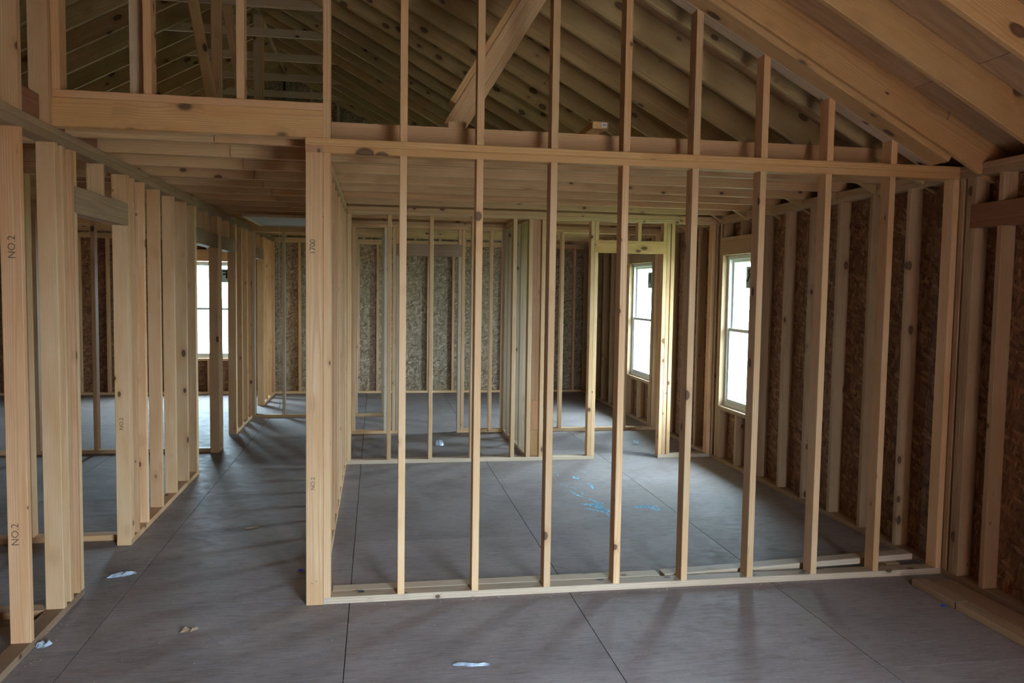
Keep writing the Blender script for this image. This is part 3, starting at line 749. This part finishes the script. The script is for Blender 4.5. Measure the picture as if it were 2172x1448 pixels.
# ------------------------------------------------------------------ grade stamps and nails
def stamp(par, s, size, x, y, z, rot=90):
    m = Matrix.Translation((x, y, z)) @ Matrix.Rotation(R(90), 4, 'X') @ Matrix.Rotation(R(rot), 4, 'Z')
    return text(par, 'grade_stamp', s, size, m, INK, .0002)
stamp(wl, 'NO.2', .045, -1.335, -.3835, 1.86)
stamp(wl, 'NO.2', .045, -1.350, -.3835, .55)
stamp(wm, '1700', .040, -.052, -.0008, 1.91, 90)
stamp(wm, 'NO.2', .030, -.052, -.0008, .66, 90)
stamp(wl, 'NO.2', .035, -1.345, 1.1725, .80)
nm_ = None
def nail(par, x, y, z, d, L, r=.0018, name='nail'):
    global nm_
    if nm_ is None:
        n = 6; vs = []; fs = []
        for zz, rr in ((0, .002), (1, .002)):
            for i in range(n): vs.append((rr*math.cos(i*math.tau/n), rr*math.sin(i*math.tau/n), zz))
        fs = [(i, (i+1) % n, n+(i+1) % n, n+i) for i in range(n)]+[tuple(range(n-1, -1, -1)), tuple(range(n, 2*n))]
        nm_ = bpy.data.meshes.new('nail'); nm_.from_pydata(vs, [], fs); nm_.materials.append(NAILM); nm_.update()
    z_ = Vector(d).normalized(); x_ = z_.orthogonal().normalized(); y_ = z_.cross(x_)
    m = Matrix((x_, y_, z_)).transposed().to_4x4(); m = m @ Matrix.Diagonal((r/.002, r/.002, L, 1)); m.translation = Vector((x, y, z))
    return link(name, nm_, m, par)
rn = random.Random(3)
for k in range(-5, 8):
    y = .323+.497*k
    for j in range(7):
        x = rn.uniform(.3, 3.6)
        z = ZU(x)+.213
        nail(ro, x, y+rn.choice((-.006, S+.006)), z, (rn.uniform(-.5, .3), rn.uniform(-.3, .3), -1), rn.uniform(.02, .05), .0022)
for (px_, pz) in ((.30, 2.30), (.55, 2.26), (.30, 1.10), (.7, 1.02), (.25, .90), (.7, .72), (.35, .12), (.62, .13), (.3, 2.13), (.7, 2.11), (.4, 1.2), (.72, 1.36), (.25, 2.0)):
    nail(wm, -D+D*px_, .001, pz, (0, -1, 0), .0022, .0032, 'nail_head')
for x in [0.02]+[q+.019 for q in SX]:
    nail(wf, x-.006, .001, H+.03, (0, -1, 0), .002, .003, 'nail_head'); nail(wf, x, .001, TP2+.016, (0, -1, 0), .002, .003, 'nail_head')
for x in (-1.2, -.9, -.55, -.2, -.05):
    for z in (2.50, 2.58): nail(wf, x, .001, z, (0, -1, 0), .002, .003, 'nail_head')

# ------------------------------------------------------------------ litter on the floor
def scrap(name, label, cat, x, y, sx, sy, h, mat, rot=0, seed=1, n=7, m_=5):
    r_ = random.Random(seed); vs = []; fs = []
    for j in range(m_):
        for i in range(n):
            u = (i/(n-1)-.5)*sx; v = (j/(m_-1)-.5)*sy*(1-.55*abs(i/(n-1)*2-1))
            edge = (i in (0, n-1)) or (j in (0, m_-1))
            vs.append((u+r_.uniform(-.1, .1)*sx/n, v+r_.uniform(-.25, .25)*sy/m_, (.001 if edge else r_.uniform(.1, 1)*h)))
    for j in range(m_-1):
        for i in range(n-1): fs.append((j*n+i, j*n+i+1, (j+1)*n+i+1, (j+1)*n+i))
    me = bpy.data.meshes.new(name); me.from_pydata(vs, [], fs); me.materials.append(mat); me.update()
    o = bpy.data.objects.new(name, me); COL.objects.link(o); o.location = (x, y, .0006); o.rotation_euler = (0, 0, R(rot))
    so = o.modifiers.new('thick', 'SOLIDIFY'); so.thickness = .0008; so.offset = 1
    return tag(o, label, cat)
scrap('plastic_scrap', 'crumpled shiny blue-white plastic scrap on the hallway floor by the first doorway', 'litter', -1.19, .60, .16, .07, .018, PLAST, 25, 1)
scrap('plastic_scrap', 'torn pale plastic strip on the floor at the bottom centre', 'litter', .705, -.80, .17, .035, .010, PLAST, -8, 2)
scrap('plastic_scrap', 'small clear plastic tuft against the left wall sole plate', 'litter', -1.262, -.33, .07, .06, .022, PLAST, 40, 3)
scrap('plastic_scrap', 'glinting clear plastic ball beyond the middle partition', 'litter', .965, 4.36, .10, .09, .07, PLAST, 0, 4)
scrap('plastic_scrap', 'small clear plastic piece on the floor beyond the middle doorway', 'litter', 3.16, 4.26, .09, .06, .04, PLAST, 30, 5)
scrap('bottle_top_scrap', 'small blue plastic cap left of the tall corner post', 'litter', -.163, .547, .035, .025, .012, BLUE, 0, 6)
scrap('blue_scrap', 'tiny blue plastic scrap beside the boards along the right wall', 'litter', 3.36, -.46, .035, .025, .010, BLUE, 20, 7)
scrap('bark_curl', 'curled dark bark shaving on the open floor at left', 'litter', -.63, -.25, .09, .04, .022, AGED, 20, 8)
scrap('wood_shaving', 'pale shaving on the hallway floor', 'litter', -.58, 1.47, .10, .03, .012, GREY, 20, 9)
scrap('knot_plug', 'black knot plug resting on the front partition sole plate', 'litter', .20, .055, .035, .02, .012, BLACK, 0, 10).location.z = SP+.0006
# chips and sawdust
r_ = random.Random(11); vs = []; fs = []
def chip(x, y, s):
    h = s*.4; a = r_.uniform(0, math.pi); b = len(vs)
    for (u, v) in ((1, 0), (0, .6), (-1, 0), (0, -.6)):
        vs.append((x+s*(u*math.cos(a)-v*math.sin(a)), y+s*(u*math.sin(a)+v*math.cos(a)), .0005))
    vs.append((x, y, h)); fs.extend([(b, b+1, b+4), (b+1, b+2, b+4), (b+2, b+3, b+4), (b+3, b, b+4)])
for _ in range(260): chip(r_.uniform(-1.25, 3.3), r_.uniform(-1.6, -.03), r_.choice((.002, .003, .004)))
for _ in range(180): chip(r_.uniform(-1.28, -.1), r_.uniform(0, 5), r_.choice((.002, .004)))
for _ in range(160): chip(LR+abs(r_.gauss(0, .04))+.004, r_.uniform(-.6, 3), r_.choice((.002, .004)))
for _ in range(120): chip(r_.uniform(0, 3.3), -abs(r_.gauss(0, .03))-.004, r_.choice((.002, .004, .005)))
for _ in range(160): chip(r_.uniform(.05, 3.6), r_.uniform(.34, 3.4), r_.choice((.002, .003)))
me = bpy.data.meshes.new('debris'); me.from_pydata(vs, [], fs); me.materials.append(CHIP); me.update()
o = bpy.data.objects.new('sawdust_debris', me); COL.objects.link(o); tag(o, 'pale sawdust flecks and wood chips scattered over the floor', 'debris', kind='stuff')
# chalk marks
ck = root('chalk_marks', (2.2, 1.8, 0), label='light blue chalk scribbles on the floor of the room behind the front partition', cat='chalk marks')
def ribbon(pts, w):
    vs = []; fs = []
    for i, (x, y) in enumerate(pts):
        a = pts[max(0, i-1)]; b = pts[min(len(pts)-1, i+1)]; dx, dy = b[0]-a[0], b[1]-a[1]; l = math.hypot(dx, dy) or 1
        ww = w*(.3+.7*math.sin(math.pi*(i+.5)/len(pts)))
        vs += [(x-dy/l*ww-2.2, y+dx/l*ww-1.8, .0), (x+dy/l*ww-2.2, y-dx/l*ww-1.8, .0)]
        if i: fs.append((2*i-2, 2*i-1, 2*i+1, 2*i))
    me = bpy.data.meshes.new('chalk_stroke'); me.from_pydata(vs, [], fs); me.materials.append(CHALK); me.update()
    o = bpy.data.objects.new('chalk_stroke', me); COL.objects.link(o); o.parent = ck; o.location = (0, 0, .0012)
CHS = [([(1.885, 2.506), (1.915, 2.408), (1.966, 2.356), (1.983, 2.286)], 0.006), ([(1.941, 2.906), (1.941, 2.8), (1.968, 2.785)], 0.006), ([(2.09, 2.931), (2.21, 2.932), (2.225, 2.797)], 0.005), ([(2.14, 2.503), (2.143, 2.407), (2.124, 2.293)], 0.014), ([(2.018, 2.541), (2.038, 2.454), (2.131, 2.492)], 0.004), ([(2.079, 2.76), (2.075, 2.696), (2.084, 2.657)], 0.03), ([(1.911, 2.271), (1.929, 2.115), (1.973, 2.026)], 0.012), ([(2.0, 2.217), (1.994, 2.108)], 0.01), ([(1.905, 1.83), (1.965, 1.794), (2.056, 1.773)], 0.035), ([(1.994, 1.82), (2.014, 1.701), (2.069, 1.582)], 0.03), ([(2.036, 1.895), (2.04, 1.717), (2.028, 1.514), (2.018, 1.375)], 0.012), ([(2.005, 1.98), (2.036, 1.855), (2.078, 1.81)], 0.02), ([(2.292, 1.669), (2.372, 1.699), (2.428, 1.673), (2.462, 1.574)], 0.04), ([(2.314, 1.686), (2.415, 1.713), (2.492, 1.685)], 0.02), ([(1.896, 1.715), (1.963, 1.632), (2.029, 1.569)], 0.02)]
for pts, w in CHS: ribbon(pts, w)
